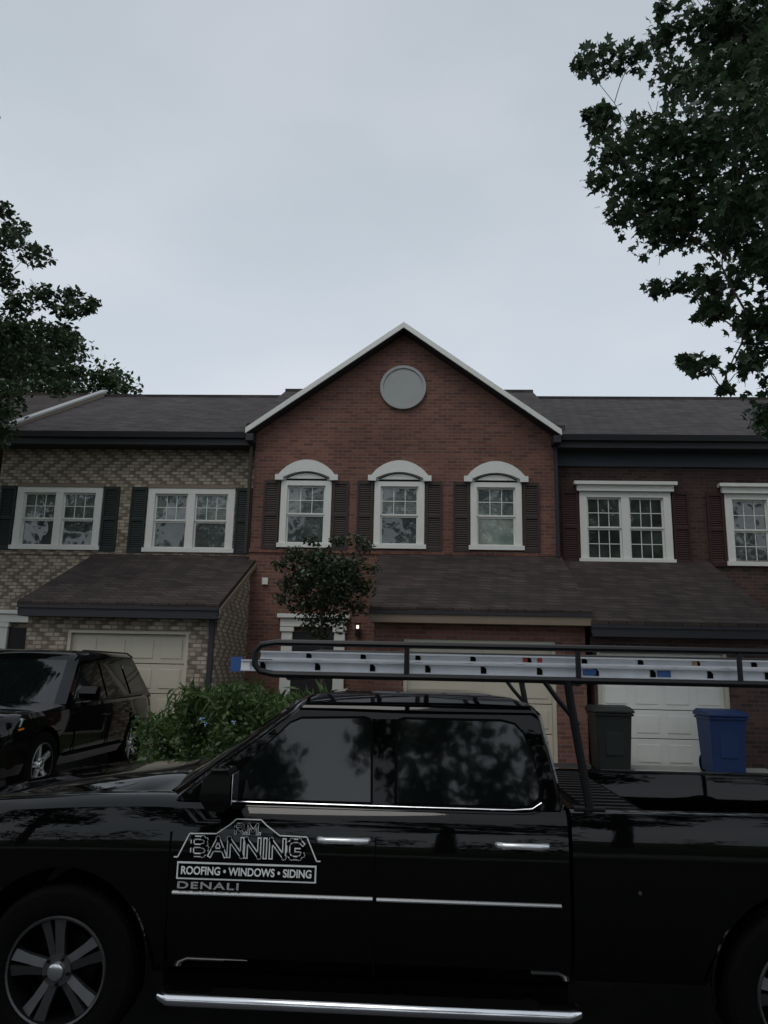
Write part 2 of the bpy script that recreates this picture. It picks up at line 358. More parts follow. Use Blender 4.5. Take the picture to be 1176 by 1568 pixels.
def entry(e,x0,x1,y,ztop,g=.52,pw=.22):
    t=MB()
    t.box(x0,x0+pw,y-.10,y-.002,g,ztop-.2,'white'); t.box(x1-pw,x1,y-.10,y-.002,g,ztop-.2,'white')
    t.box(x0-.03,x0+pw+.03,y-.13,y-.002,ztop-.3,ztop-.2,'white') ; t.box(x1-pw-.03,x1+.03,y-.13,y-.002,ztop-.3,ztop-.2,'white')
    t.box(x0-.03,x1+.03,y-.14,y-.002,ztop-.2,ztop-.03,'white'); t.box(x0-.09,x1+.09,y-.20,y-.002,ztop-.03,ztop+.05,'white')
    t.build('door_surround',e,bevel=.008)
    d=MB(); a,b=x0+pw,x1-pw; d.box(a,b,y-.03,y-.002,g,ztop-.55,'door')
    for i in range(3):
        for j in range(2):
            w=(b-a)/2; z=g+.12+i*.62; d.box(a+j*w+.07,a+(j+1)*w-.07,y-.042,y-.03,z,z+.5,'door')
    d.box(a,b,y-.028,y-.002,ztop-.55,ztop-.3,'door'); d.tube([(b-.1,y-.09,g+1.0),(b-.1,y-.03,g+1.0)],.025,'chrome')
    d.box(a-.2,b+.2,y-.7,y-.03,g-.2,g+.08,'concrete')
    d.build('front_door',e)
G=.52
def shell(mb,x0,x1,yf,yb,z1,k):
    mb.poly([(x0,yb,G),(x1,yb,G),(x1,yb,z1),(x0,yb,z1)],k)
    for x in (x0,x1): mb.poly([(x,yf,G),(x,yb,G),(x,yb,z1),(x,yf,z1)],k)
def endgable(mb,x,ye,ze,yr,zr,k):
    mb.poly([(x,ye+.4,ze-.1),(x,2*yr-ye-.4,ze-.1),(x,yr,zr-.08)],k)

# --- middle house (red brick, cross gable)
H=empty('brick_house',(-.37,15.6,G)); YW=15.6
X0,X1=-3.5,2.8
wins=[(-2.90,-1.84),(-.94,.10),(1.05,2.10)]
wb=MB(); ops=[(a+.02,b-.02,4.47,6.02) for a,b in wins]
wall(wb,X0,X1,G,6.9,YW,ops,'redbrick'); shell(wb,X0,X1,YW,25.3,6.9,'redbrick')
wb.poly([(X0,YW,6.9),(X1,YW,6.9),(-.37,YW,9.27)],'redbrick')
endgable(wb,X0,15.25,6.95,20.4,9.65,'redbrick'); endgable(wb,X1,15.25,6.95,20.4,9.65,'redbrick')
wb.box(X0-.012,X1+.012,YW-.03,YW,4.33,4.405,'redbrick')
wb.build('walls',H,fix=False)
fr=MB(); gl=MB(); sh=MB()
panes=[('pane','pane_dark'),('pane','pane_dark'),('pane','pane_light')]
for (a,b),pn in zip(wins,panes):
    c=(a+b)/2; window(fr,gl,a,b,4.47,5.86,YW,1,pn,ft=.13,grid=(2,1),lowgrid=False)
    N=14; inner=[]; outer=[]
    for i in range(N+1):
        t=-1+2*i/N; inner.append((c+t*.53,5.90+.15*(1-t*t))); outer.append((c+t*.60,5.97+.33*(1-t*t)**.85))
    fr.prism([(c+.53,YW-.03,5.862),(c-.53,YW-.03,5.862)]+[(x,YW-.03,z) for x,z in inner],(0,.13,0),'white')
    fr.prism([(c+.50,YW-.036,5.888),(c-.50,YW-.036,5.888)]+[(c+(x-c)*.94,YW-.036,z-.012) for x,z in inner],(0,.005,0),'gutter')
    fr.prism([(c+.47,YW-.042,5.90),(c-.47,YW-.042,5.90)]+[(c+(x-c)*.88,YW-.042,z-.035) for x,z in inner],(0,.005,0),'white')
    for i in range(N):
        q=[inner[i],inner[i+1],outer[i+1],outer[i]]
        fr.prism([(x,YW-.10,z) for x,z in q],(0,.098,0),'white')
    fr.box(c-.66,c-.49,YW-.104,YW-.002,5.86,5.98,'white'); fr.box(c+.49,c+.66,YW-.104,YW-.002,5.86,5.98,'white')
    shutter(sh,a-.36,a-.03,4.40,5.86,YW,'shut_br'); shutter(sh,b+.03,b+.36,4.40,5.86,YW,'shut_br')
fr.build('window_frames',H); gl.build('window_glass',H,fix=False); sh.build('shutters',H,fix=False)
v=MB(); cx,cz=-.38,7.93; N=40
v.prism([(cx+.44*math.cos(2*math.pi*i/N),YW-.05,cz+.44*math.sin(2*math.pi*i/N)) for i in range(N)],(0,.048,0),'vent')
for i in range(N):
    a,b=2*math.pi*i/N,2*math.pi*(i+1)/N
    v.prism([(cx+r*math.cos(t),YW-.075,cz+r*math.sin(t)) for r,t in ((.43,a),(.43,b),(.49,b),(.49,a))],(0,.073,0),'vent')
v.build('round_gable_vent',H)
mb=MB()
slab(mb,[(X0-.3,15.95,7.24),(X1+.3,15.95,7.24),(X1+.3,20.4,9.68),(X0-.3,20.4,9.68)],.1,'shingle_gr')
slab(mb,[(X0-.3,20.4,9.677),(X1+.3,20.4,9.677),(X1+.3,25.6,6.88),(X0-.3,25.6,6.88)],.1,'shingle_gr')
mb.box(X0-.3,X1+.3,20.28,20.52,9.62,9.695,'shingle_gr'); mb.build('roof',H)
rf=MB(); ax,az=-.38,9.30; yfr=15.28
for tx,tz in ((-3.66,6.92),(2.90,6.92)):
    slab(rf,[(ax,yfr,az),(ax,20.4,az),(tx,20.4,tz),(tx,yfr,tz)],.09,'shingle_gr')
rf.build('gable_roof',H)
rk=MB()
for tx,tz in ((-3.66,6.92),(2.90,6.92)):
    d=.13
    rk.prism([(ax,yfr-.03,az-.005),(tx,yfr-.03,tz-.005),(tx,yfr-.03,tz-d),(ax,yfr-.03,az-d)],(0,.028,0),'white')
    rk.prism([(ax,yfr+.0,az-.10),(tx,yfr+.0,tz-.10),(tx,yfr+.0,tz-.14),(ax,yfr+.0,az-.14)],(0,.315,0),'gutter')
    s=1 if tx>0 else -1
    rk.box(tx-.02*s,tx-.17*s,yfr-.032,yfr+.3,tz-.28,tz-.13,'gutter')
    rk.box(tx-.06*s,tx-.12*s,YW-.10,YW-.02,4.3,tz-.28,'gutter' if tx>0 else 'shut_br')
rk.build('rake_boards',H)
garage(H,-.75,2.8,13.2,15.59,4.33,3.03,'redbrick',-.24,2.30,2.52)
entry(H,-2.74,-1.46,15.6,3.02)
m=MB(); m.box(-3.20,-3.08,YW-.06,YW,3.66,3.80,'white'); m.build('alarm_box',H,bevel=.01)
sc=MB(); sc.box(-1.235,-1.185,YW-.14,YW-.09,2.80,2.87,'bulb'); sc.box(-1.27,-1.15,YW-.17,YW-.05,2.87,2.91,'blackmetal'); sc.box(-1.25,-1.17,YW-.155,YW-.075,2.64,2.80,'blackmetal'); sc.box(-1.23,-1.19,YW-.05,YW,2.70,2.90,'blackmetal'); sc.build('wall_lantern',H)

def neighbour(name,x0,x1,brick,wins,sk,gar,ent,header=False,frieze=False,roofk='shingle_gr',ridge=(20.5,9.53),endx=None,lpane=('pane','pane_dark')):
    e=empty(name,((x0+x1)/2,15.9,G)); Y=15.9
    wb=MB(); wall(wb,x0,x1,G,6.8,Y,[(a+.02,b-.02,c,d-.02) for a,b,c,d in wins],brick); shell(wb,x0,x1,Y,25.1,6.8,brick)
    endgable(wb,x0+.003,15.5,6.85,*ridge,brick); endgable(wb,x1-.003,15.5,6.85,*ridge,brick)
    wb.box(x0,x1,Y-.03,Y,4.27,4.34,brick)
    wb.build('walls',e,fix=False)
    fr=MB(); gl=MB(); sh=MB()
    for a,b,c,d in wins:
        window(fr,gl,a,b,c,d,Y,2,lpane,ft=.15,grid=(2,1),lowgrid=header)
        if header:
            fr.box(a-.06,b+.06,Y-.10,Y-.002,d+.002,d+.13,'white'); fr.box(a-.12,b+.12,Y-.16,Y-.002,d+.13,d+.20,'white')
        else: fr.box(a-.02,b+.02,Y-.05,Y-.002,d+.002,d+.07,'tan')
        shutter(sh,a-.37,a-.03,c-.05,d+.02,Y,sk); shutter(sh,b+.03,b+.37,c-.05,d+.02,Y,sk)
    fr.build('window_frames',e); gl.build('window_glass',e,fix=False); sh.build('shutters',e,fix=False)
    mainroof(e,x0,x1,15.48,6.86,*ridge,roofk)
    t=MB(); gutter(t,x0+.02,x1-.02,15.47,6.86); t.box(x0,x1,15.48,15.50,6.60,6.75,'gutter'); t.box(x0,x1,15.5,Y-.003,6.60,6.63,'gutter')
    if frieze: t.box(x0,x1,Y-.06,Y-.004,6.30,6.598,'frieze')
    t.build('eaves',e)
    if gar: garage(e,*gar)
    if ent: entry(e,*ent)
    return e
L=neighbour('brick_house',-9.15,-3.52,'tanbrick',[(-8.70,-6.82,4.40,5.74),(-5.82,-3.94,4.38,5.74)],'shut_gr',
   (-6.78,-3.45,13.2,15.88,4.30,3.03,'tanbrick',-6.06,-3.93,2.58,'cream','gutter'),(-8.75,-7.45,15.9,3.02))
lp=MB(); x=-9.05
lp.prism([(x-.06,15.75,7.06),(x-.06,20.5,9.66),(x-.06,20.5,9.50),(x-.06,15.75,6.90)],(.12,0,0),'tan')
lp.prism([(x-.09,15.70,7.10),(x-.09,20.5,9.72),(x-.09,20.5,9.665),(x-.09,15.70,7.045)],(.18,0,0),'vent')
lp.build('party_wall_coping',L)
dn=MB(); dn.box(-3.56,-3.48,13.10,13.18,.6,2.85,'gutter')
dn.prism([(-3.36,12.93,2.86),(-3.36,12.93,2.95),(-3.36,15.86,4.22),(-3.36,15.86,4.13)],(.02,0,0),'tan')
dn.build('downspout_and_rake_trim',L)
Rr=neighbour('brick_house',2.82,8.95,'darkbrick',[(3.34,5.22,4.28,5.76),(6.32,8.20,4.26,5.74)],'shut_rd',
   (2.93,5.85,13.2,15.88,4.30,2.86,'darkbrick',2.98,5.12,2.42,'white','gutter'),(6.6,7.9,15.9,3.02),header=True,frieze=True,lpane=('pane_dark','pane_dark'))
neighbour('brick_house',-15.6,-9.3,'redbrick',[(-14.9,-13.0,4.4,5.74),(-11.7,-9.8,4.4,5.74)],'shut_gr',
   (-15.3,-12.2,13.2,15.88,4.30,3.03,'redbrick',-14.8,-12.7,2.58),(-11.2,-9.9,15.9,3.02),roofk='shingle_br',ridge=(21.0,9.75))
neighbour('brick_house',8.97,15.3,'redbrick',[(9.5,11.4,4.4,5.74),(12.5,14.4,4.4,5.74)],'shut_br',
   (11.9,15.0,13.2,15.88,4.30,3.03,'redbrick',12.4,14.6,2.58),(9.6,10.9,15.9,3.02),roofk='shingle_br')

# ------------------------------------------------------------------ vehicles
def loft(stations,mapf,matk='paint'):
    mb=MB(); n=len(stations[0][1]); rings=[]
    for x,prof in stations:
        full=[(dy,z) for dy,z in prof]+[(-dy,z) for dy,z in reversed(prof[:-1])]
        rings.append([mapf(x,dy,z) for dy,z in full])
    k=len(rings[0])
    for r in rings: mb.v+=r
    for j in range(len(rings)-1):
        for q in range(k):
            a=j*k+q;b=j*k+(q+1)%k; mb.f.append([a,b,b+k,a+k]); mb.m.append(mb.mi(matk))
    mb.f.append(list(range(k))); mb.m.append(0); mb.f.append(list(range((len(rings)-1)*k,len(rings)*k))); mb.m.append(0)
    return mb
def cut(o,cyls):
    for (c,r,h,ax) in cyls:
        bm=bmesh.new(); bmesh.ops.create_cone(bm,cap_ends=True,segments=48,radius1=r,radius2=r,depth=h)
        me=bpy.data.meshes.new('c'); 
        bm.transform(Matrix.Translation(c)@(Matrix.Rotation(math.pi/2,4,'X') if ax=='Y' else Matrix.Rotation(math.pi/2,4,'Y'))); bm.to_mesh(me); bm.free()
        co=bpy.data.objects.new('c',me); COL.objects.link(co)
        md=o.modifiers.new('b','BOOLEAN'); md.operation='DIFFERENCE'; md.object=co; md.solver='EXACT'
        dg=bpy.context.evaluated_depsgraph_get(); nm=bpy.data.meshes.new_from_object(o.evaluated_get(dg)); 
        o.modifiers.clear(); o.data=nm
        bpy.data.objects.remove(co)
    o.data.polygons.foreach_set('use_smooth',[True]*len(o.data.polygons)); o.data.set_sharp_from_angle(angle=math.radians(32))
def greenhouse(mapf,b,t,roofz,nm,e,glassrear=True):
    def ring(p,z,ins=0):
        xf,xA,xC,dy=p['xf'],p['xA'],p['xC'],p['dy']
        return [(xf+ins,0,z),(xf+.03+ins,.42*dy,z),(xA-.10+ins,dy-.11-ins*.6,z),(xA+ins*.8,dy-ins*.6,z),((xA+xC)/2,dy+.012-ins*.6,z),(xC-ins*.8,dy-ins*.6,z),(xC+.04-ins,dy-.10-ins*.6,z),(xC+.06-ins,0,z)]
    lv=[ring(b,b['z'])]
    for u in (.33,.66,1.):
        p={q:b[q]+(t[q]-b[q])*u for q in ('xf','xA','xC','dy')}
        lv.append(ring(p,b['z']+(t['z']-b['z'])*u))
    T=t; dz=roofz-t['z']
    lv+= [ring(T,t['z']+dz*.45,.05),ring(T,t['z']+dz*.8,.16),ring(T,t['z']+dz*.97,.34)]
    mb=MB(); k=14
    for r in lv:
        full=r+[(x,-dy,z) for x,dy,z in reversed(r[1:-1])]
        mb.v+=[mapf(x,dy,z) for x,dy,z in full]
    for j in range(len(lv)-1):
        for q in range(k):
            a=j*k+q; c=j*k+(q+1)%k
            g = j<3 and (q in (0,1,12,13) or (q in (6,7) and glassrear))
            mb.f.append([a,c,c+k,a+k]); mb.m.append(mb.mi('carglass' if g else 'paint'))
    mb.f.append([(len(lv)-1)*k+q for q in range(k)]); mb.m.append(mb.mi('paint'))
    return mb.build(nm,e,smooth=True,angle=28)
def wheel(e,c,outdir,r,rr,w,mapax,nm,spokes=5,spk='rim',wide=.115):
    out=Vector(outdir); up=Vector((0,0,1)); sd=up.cross(out); C=Vector(c)
    P=lambda ang,rad,o: tuple(C+sd*math.cos(ang)*rad+up*math.sin(ang)*rad+out*o)
    mb=MB(); N=48
    prof=[(rr-.012,-w),(rr+.02,-w),(r*.93,-w),(r,-w+.04),(r,-.045),(r*.985,-.02),(r*.93,0),(r*.80,.006),(rr+.015,-.004),(rr,-.012)]
    for i in range(N):
        for (q,o) in prof: mb.v.append(P(2*math.pi*i/N,q,o))
    k=len(prof)
    for i in range(N):
        for j in range(k-1):
            a=i*k+j; b=((i+1)%N)*k+j; mb.f.append([a,b,b+1,a+1]); mb.m.append(mb.mi('rubber'))
    for i in range(64):
        a=2*math.pi*i/64
        mb.prism([P(a,r,-w+.05),P(a+.05,r,-w+.05),P(a+.05,r,-.05),P(a,r,-.05)],tuple(Vector(P(a+.025,r+.006,0))-Vector(P(a+.025,r,0))),'rubber')
    rp=[(rr,-.012),(rr-.006,-.002),(rr-.016,-.006),(rr-.024,-.03),(rr-.035,-w+.03)]
    b0=len(mb.v)
    for i in range(N):
        for q,o in rp: mb.v.append(P(2*math.pi*i/N,q,o))
    k=len(rp)
    for i in range(N):
        for j in range(k-1):
            a=b0+i*k+j; b=b0+((i+1)%N)*k+j; mb.f.append([a,b,b+1,a+1]); mb.m.append(mb.mi('rim' if j<2 else 'rimdark'))
    mb.f.append([b0+i*k+k-1 for i in range(N)]); mb.m.append(mb.mi('rimdark'))
    mb.tube([P(0,0,-w*.55),P(0,0,-w*.5)],rr*.62,'rimdark',24)
    for s in range(spokes):
        a=2*math.pi*s/spokes+math.pi/2+.18
        ra=Vector(P(a,1,0))-C; ta=ra.cross(out)
        for sg in (-1,1):
            pts=[]
            for rad,t0 in ((.05,.0005),(rr*.45,.001),(rr*.62,.007),(rr-.018,.013)):
                pts.append(C+ra*rad+ta*sg*t0+out*(-.035+.02*rad/rr))
            for rad,t1 in ((rr-.012,wide*.62),(rr*.6,wide*.42),(.06,.036)):
                pts.append(C+ra*rad+ta*sg*t1+out*(-.046+.02*rad/rr))
            mb.prism([tuple(p) for p in pts],tuple(-out*.03),spk)
        mb.tube([tuple(C+(Vector(P(a+.6,1,0))-C)*.062+out*-.03),tuple(C+(Vector(P(a+.6,1,0))-C)*.062+out*-.012)],.009,'rimdark',6)
    mb.tube([P(0,0,-.06),P(0,0,-.022)],.074,spk,24); mb.tube([P(0,0,-.022),P(0,0,-.006),P(0,0,-.002)],[.042,.040,.03],'chrome',20)
    return mb.build(nm,e,smooth=True,angle=30)

# ---------------- pickup truck
T=empty('pickup_truck',(0.2,5.2,0)); YC=5.2
tm=lambda x,dy,z:(x,YC-dy,z)
def hoodprof(zf,zh,w=1.,zb=.42,k=0):
    return [(.88*w,zb),(.95*w,zb+.05),(.985*w,.62),(.998*w,.82),(1.0*w,1.0),(.99*w,zf-.14),(.965*w,zf-.05),(.915*w,zf-.005),(.85*w,zf+.008),(.76*w,zf+.004),(.70*w,zh-.01),(.4*w,zh+.01),(0,zh+.015)]
cabp=[(.88,.42),(.95,.47),(.985,.62),(.998,.82),(1.,1.0),(.992,1.14),(.968,1.228),(.925,1.268),(.86,1.275),(.76,1.28),(.70,1.28),(.4,1.28),(0,1.28)]
st=[(-2.80,hoodprof(1.05,1.06,.86,.50)),(-2.74,hoodprof(1.13,1.13,.91,.46)),(-2.6,hoodprof(1.19,1.19,.955)),(-2.4,hoodprof(1.225,1.235,.985)),(-2.1,hoodprof(1.25,1.275)),(-1.8,hoodprof(1.27,1.31)),(-1.5,hoodprof(1.282,1.34)),(-1.36,hoodprof(1.285,1.345)),(-1.22,hoodprof(1.282,1.31)),(-.95,cabp),(-.2,cabp),(.55,cabp),(.775,cabp)]
body=loft(st,tm).build('body',T)
wf,wr=(-1.82,.43),(1.93,.43)
cut(body,[((wf[0],4.2,.46),.475,.75,'Y'),((wf[0],6.2,.46),.475,.75,'Y')])
bedp=[(.88,.45),(.95,.50),(.985,.62),(.998,.82),(1.,1.0),(.995,1.12),(.985,1.21),(.97,1.262),(.94,1.275),(.885,1.275),(.875,1.25),(.87,.85),(0,.85)]
bed=loft([(.795,bedp),(1.4,bedp),(2.2,bedp),(3.0,bedp),(3.12,[(a*.985,b) for a,b in bedp])],tm).build('cargo_bed',T)
cut(bed,[((wr[0],4.1,.46),.475,.55,'Y'),((wr[0],6.3,.46),.475,.55,'Y')])
mb=MB(); mb.box(.80,.84,YC-.87,YC+.87,.86,1.27,'paint'); mb.box(3.06,3.12,YC-.86,YC+.86,.86,1.25,'paint')
mb.box(-1.3,.78,YC-.85,YC+.85,.32,.46,'blackmatte'); mb.box(-2.6,3.0,YC-.5,YC-.38,.35,.5,'blackmatte'); mb.box(-2.6,3.0,YC+.38,YC+.5,.35,.5,'blackmatte')
mb.box(.776,.80,YC-.93,YC+.93,.45,1.24,'blackmatte')
mb.tube([(wf[0],YC-.8,.43),(wf[0],YC+.8,.43)],.06,'blackmatte'); mb.tube([(wr[0],YC-.8,.43),(wr[0],YC+.8,.43)],.06,'blackmatte')
mb.box(.86,1.22,YC-.84,YC+.84,.90,1.255,'blackmatte')
for i in range(14): mb.box(.90,1.18,YC-.80+i*.118,YC-.76+i*.118,1.255,1.268,'blackmetal')
for (x,z) in (wf,wr):
    for sg in (1,-1):
        mb.tube([(x+.476*math.cos(a),YC-sg*.988,.46+.476*math.sin(a)) for a in [math.radians(-6+192*i/30) for i in range(31)]],.008,'paint',6)
mb.build('chassis_bulkheads_toolbox',T,smooth=True)
greenhouse(tm,dict(xf=-1.52,xA=-1.27,xC=.75,dy=.935,z=1.265),dict(xf=-.74,xA=-.66,xC=.66,dy=.775,z=1.735),1.845,'cab_roof_and_pillars',T)
def sidey(z): return .935-(z-1.265)*(.16/.47)
fw=[(-1.00,1.285),(-1.01,1.33),(-.97,1.40),(-.70,1.665),(-.64,1.69),(-.30,1.70),(-.27,1.69),(-.255,1.66),(-.24,1.285)]
rw=[(-.10,1.285),(-.105,1.66),(-.09,1.69),(-.06,1.70),(.46,1.70),(.53,1.685),(.575,1.64),(.625,1.50),(.645,1.38),(.635,1.33),(.60,1.295),(.56,1.285)]
g=MB(); f=MB()
for sgn in (1,-1):
    for poly in (fw,rw):
        cxx=sum(p[0] for p in poly)/len(poly); czz=1.49
        g.prism([(x,YC-sgn*(sidey(z)+.020),z) for x,z in poly],(0,sgn*.012,0),'carglass')
        big=[(cxx+(x-cxx)*1.035+.0,czz+(z-czz)*1.06) for x,z in poly]
        f.prism([(x,YC-sgn*(sidey(z)+.0155),z) for x,z in big],(0,sgn*.012,0),'blackmatte')
    f.prism([(-.245,YC-sgn*(sidey(1.28)+.012),1.28),(-.25,YC-sgn*(sidey(1.7)+.012),1.70),(-.105,YC-sgn*(sidey(1.7)+.012),1.70),(-.10,YC-sgn*(sidey(1.28)+.012),1.28)],(0,sgn*.01,0),'paint')
    f.tube([(x,YC-sgn*(sidey(z)+.028),z) for x,z in [(-.98,1.271),(-.6,1.270),(0,1.268),(.5,1.268),(.60,1.276),(.65,1.305)]],.0036,'chrome',6)
    f.tube([(x,YC-sgn*1.004,.829) for x in (-1.24,-.7,-.215)],.0085,'bright',8); f.tube([(x,YC-sgn*1.004,.827) for x in (-.195,.3,.73)],.0085,'bright',8)
    for x in (-1.27,-.205): f.box(x-.003,x+.003,YC-sgn*.95,YC-sgn*1.003,.47,1.12,'blackmatte')
    for a,b in ((-.50,-.24),(.41,.67)):
        z=1.108
        f.tube([(a,YC-sgn*1.0,z),(a+.012,YC-sgn*1.028,z),(a+.04,YC-sgn*1.04,z),(b-.04,YC-sgn*1.04,z),(b-.012,YC-sgn*1.028,z),(b,YC-sgn*1.0,z)],[.012,.017,.016,.016,.017,.012],'bright',12)
        f.prism([(a+.05+.08*(1-math.cos(t)),YC-sgn*.999,z-.006-.03*math.sin(t)) for t in [math.pi*i/10 for i in range(11)]],(0,-sgn*.002,0),'blackmatte')
    f.tube([(-1.24,YC-sgn*.98,.37),(-1.24,YC-sgn*1.06,.37),(-1.20,YC-sgn*1.09,.37),(0,YC-sgn*1.09,.365),(.74,YC-sgn*1.09,.365),(.78,YC-sgn*1.06,.365),(.78,YC-sgn*.98,.365)],[.022,.026,.028,.028,.028,.026,.022],'chrome',14)
    f.box(-1.0,.6,YC-sgn*1.00,YC-sgn*1.10,.387,.396,'blackmatte')
    for x in (-.9,-.1,.55): f.box(x,x+.05,YC-sgn*.85,YC-sgn*1.07,.345,.365,'blackmatte')
    f.tube([(x,YC-sgn*.755,z) for x,z in [(-.62,1.765),(-.2,1.785),(.3,1.788),(.62,1.78)]],.005,'blackmatte',6)
f.tube([(1.12,YC-1.0,.90),(1.12,YC-1.008,.90)],.009,'rim',10)
g.build('side_glass',T,smooth=True,fix=True); f.build('trim_handles_running_boards',T,smooth=True,angle=40)
mr=MB()
for sgn in (1,-1):
    y0=YC-sgn*.97
    pr=[(-1.09,1.31),(-1.075,1.41),(-1.03,1.45),(-.955,1.455),(-.935,1.43),(-.935,1.275),(-.965,1.25),(-1.05,1.255)]
    mr.prism([(x,y0-sgn*.02,z) for x,z in pr],(0,-sgn*.18,0),'paint')
    mr.prism([(-.931,y0-sgn*(.04+.14*a),1.285+.145*b) for a,b in ((0,0),(1,0),(1,1),(0,1))],(.003,0,0),'chrome')
    mr.box(-1.06,-.99,y0+sgn*.06,y0-sgn*.03,1.275,1.33,'blackmatte')
mr.build('door_mirrors',T,bevel=.02,smooth=True)
fb=MB(); fb.box(-2.83,-2.76,YC-.5,YC+.5,.72,1.04,'chrome')
for i in range(4): fb.box(-2.845,-2.83,YC-.46,YC+.46,.75+i*.07,.78+i*.07,'blackmatte')
for s in (1,-1): fb.box(-2.80,-2.62,YC-s*.54,YC-s*.90,.82,1.08,'lamp')
fb.box(-2.95,-2.76,YC-.93,YC+.93,.45,.68,'chrome'); fb.box(3.1,3.28,YC-.95,YC+.95,.50,.66,'chrome')
for s in (1,-1): fb.box(3.05,3.135,YC-s*.86,YC-s*.99,.85,1.2,'redlens')
fb.build('grille_lamps_bumpers',T,bevel=.02)
for i,(x,z) in enumerate((wf,wr)):
    wheel(T,(x,YC-.985,z),(0,-1,0),.405,.262,.27,None,'wheel_near_%d'%i); wheel(T,(x,YC+.985,z),(0,1,0),.405,.262,.27,None,'wheel_far_%d'%i)
def text(body,size,x,z,y,k,parent,offset=0.,ext=.0008,xs=1.,align='CENTER',name='lettering',space=1.):
    c=bpy.data.curves.new(name,'FONT'); c.body=body; c.size=size; c.align_x=align; c.align_y='CENTER'; c.offset=offset; c.extrude=ext; c.space_character=space
    c.materials.append(M[k]); o=bpy.data.objects.new(name,c); o.rotation_euler=(math.pi/2,0,0); o.location=(x,y,z); o.scale=(xs,1,1)
    link(o,parent); return o
YS=YC-1.004
lg=MB()
def stroke(mb,pts,w,y,k,ext=0.):
    for (x0,z0),(x1,z1) in zip(pts,pts[1:]):
        d=Vector((x1-x0,0,z1-z0)).normalized(); n=Vector((-d.z,0,d.x))*w/2; x0-=d.x*ext; z0-=d.z*ext; x1+=d.x*ext; z1+=d.z*ext
        mb.prism([(x0-n.x,y,z0-n.z),(x1-n.x,y,z1-n.z),(x1+n.x,y,z1+n.z),(x0+n.x,y,z0+n.z)],(0,.0006,0),k)
# block capitals drawn as outlined strokes (white edge, black core)
GL={'B':[[(0,0),(0,1),(.55,1),(.72,.88),(.72,.66),(.55,.53),(0,.53)],[(.55,.53),(.78,.40),(.78,.14),(.58,0),(0,0)]],
    'A':[[(0,0),(.42,1),(.84,0)],[(.17,.34),(.67,.34)]],'N':[[(0,0),(0,1),(.72,0),(.72,1)]],'I':[[(.1,0),(.1,1)]],
    'G':[[(.78,.82),(.6,1),(.2,1),(0,.8),(0,.2),(.2,0),(.6,0),(.78,.18),(.78,.46),(.45,.46)]],
    'R':[[(0,0),(0,1),(.55,1),(.74,.86),(.74,.62),(.55,.48),(0,.48)],[(.42,.48),(.78,0)]],'M':[[(0,0),(0,1),(.42,.3),(.84,1),(.84,0)]],'.':[[(.05,0),(.05,.06)]]}
AD={'B':.98,'A':1.02,'N':.94,'I':.42,'G':.96,'R':1.0,'M':1.06,'.':.34}
def letters(mb,s,cx,z0,h,wx,sw,y):
    tot=sum(AD[c] for c in s)-.18; x=cx-tot*wx/2; i=0
    for c in s:
        for ln in GL[c]:
            p=[(x+u*wx,z0+v*h) for u,v in ln]
            stroke(mb,p,sw,y-.0004*(i%2),'decal',sw/2); stroke(mb,p,sw*.42,y-.0022-.0004*(i%2),'blackmatte',sw*.21)
        x+=AD[c]*wx; i+=1
letters(lg,'BANNING',-.865,1.013,.083,.095,.021,YS-.004)
letters(lg,'R.M.',-.865,1.123,.045,.052,.012,YS-.003)
stroke(lg,[(-1.245,1.00),(-1.225,1.00),(-1.17,1.115),(-1.03,1.118),(-.96,1.165),(-.93,1.192),(-.80,1.192),(-.77,1.165),(-.70,1.118),(-.56,1.115),(-.505,1.00),(-.485,1.00)],.006,YS-.0015,'decal')
a,b,c,d=-1.225,-.505,.895,.978
lg.box(a,b,YS-.001,YS+.003,c,d,'decal'); lg.box(a+.008,b-.008,YS-.003,YS-.0015,c+.008,d-.008,'blackmatte')
lg.build('door_logo_graphic',T,fix=False)
text('ROOFING • WINDOWS • SIDING',.053,(a+b)/2,.936,YS-.0045,'decal',T,offset=.0012,xs=.87,name='slogan_lettering')
text('DENALI',.045,-1.22,.866,YS-.004,'bright',T,offset=.0008,ext=.003,xs=1.9,align='LEFT',name='badge_lettering',space=1.15)

# ladder rack (part of the truck)
rk=MB()
for s in (1,-1):
    y=YC-s*.95; r=.018
    rk.tube([(3.1,y,2.10),(1.0,y,2.10),(-.78,y,2.10),(-.86,y,2.085),(-.89,y,2.05),(-.89,y,1.98),(-.86,y,1.945),(-.78,y,1.93),(1.0,y,1.93),(3.1,y,1.93)],r,'blackmetal',8)
    for x in (-.06,.86,1.71,2.9): rk.tube([(x,y,1.93),(x,y,2.10)],.015,'blackmetal',8)
    for x,xb in ((.80,.90),(2.75,2.75)):
        rk.tube([(x,y,1.93),(x+.02,y+s*.02,1.80),(xb,y+s*.03,1.30),(xb,y+s*.03,1.27)],.022,'blackmetal',8)
        rk.box(xb-.08,xb+.08,y-.02+s*.03,y+.05+s*.03,1.268,1.285,'blackmetal')
    rk.tube([(.68,y,1.92),(.74,y+s*.01,1.84),(.86,y+s*.03,1.70)],.014,'blackmetal',8)
for x in (-.70,.86,2.75): rk.tube([(x,YC-.95,1.915),(x,YC+.95,1.915)],.016,'blackmetal',8)
rk.build('ladder_rack',T,smooth=True)
ld=MB()
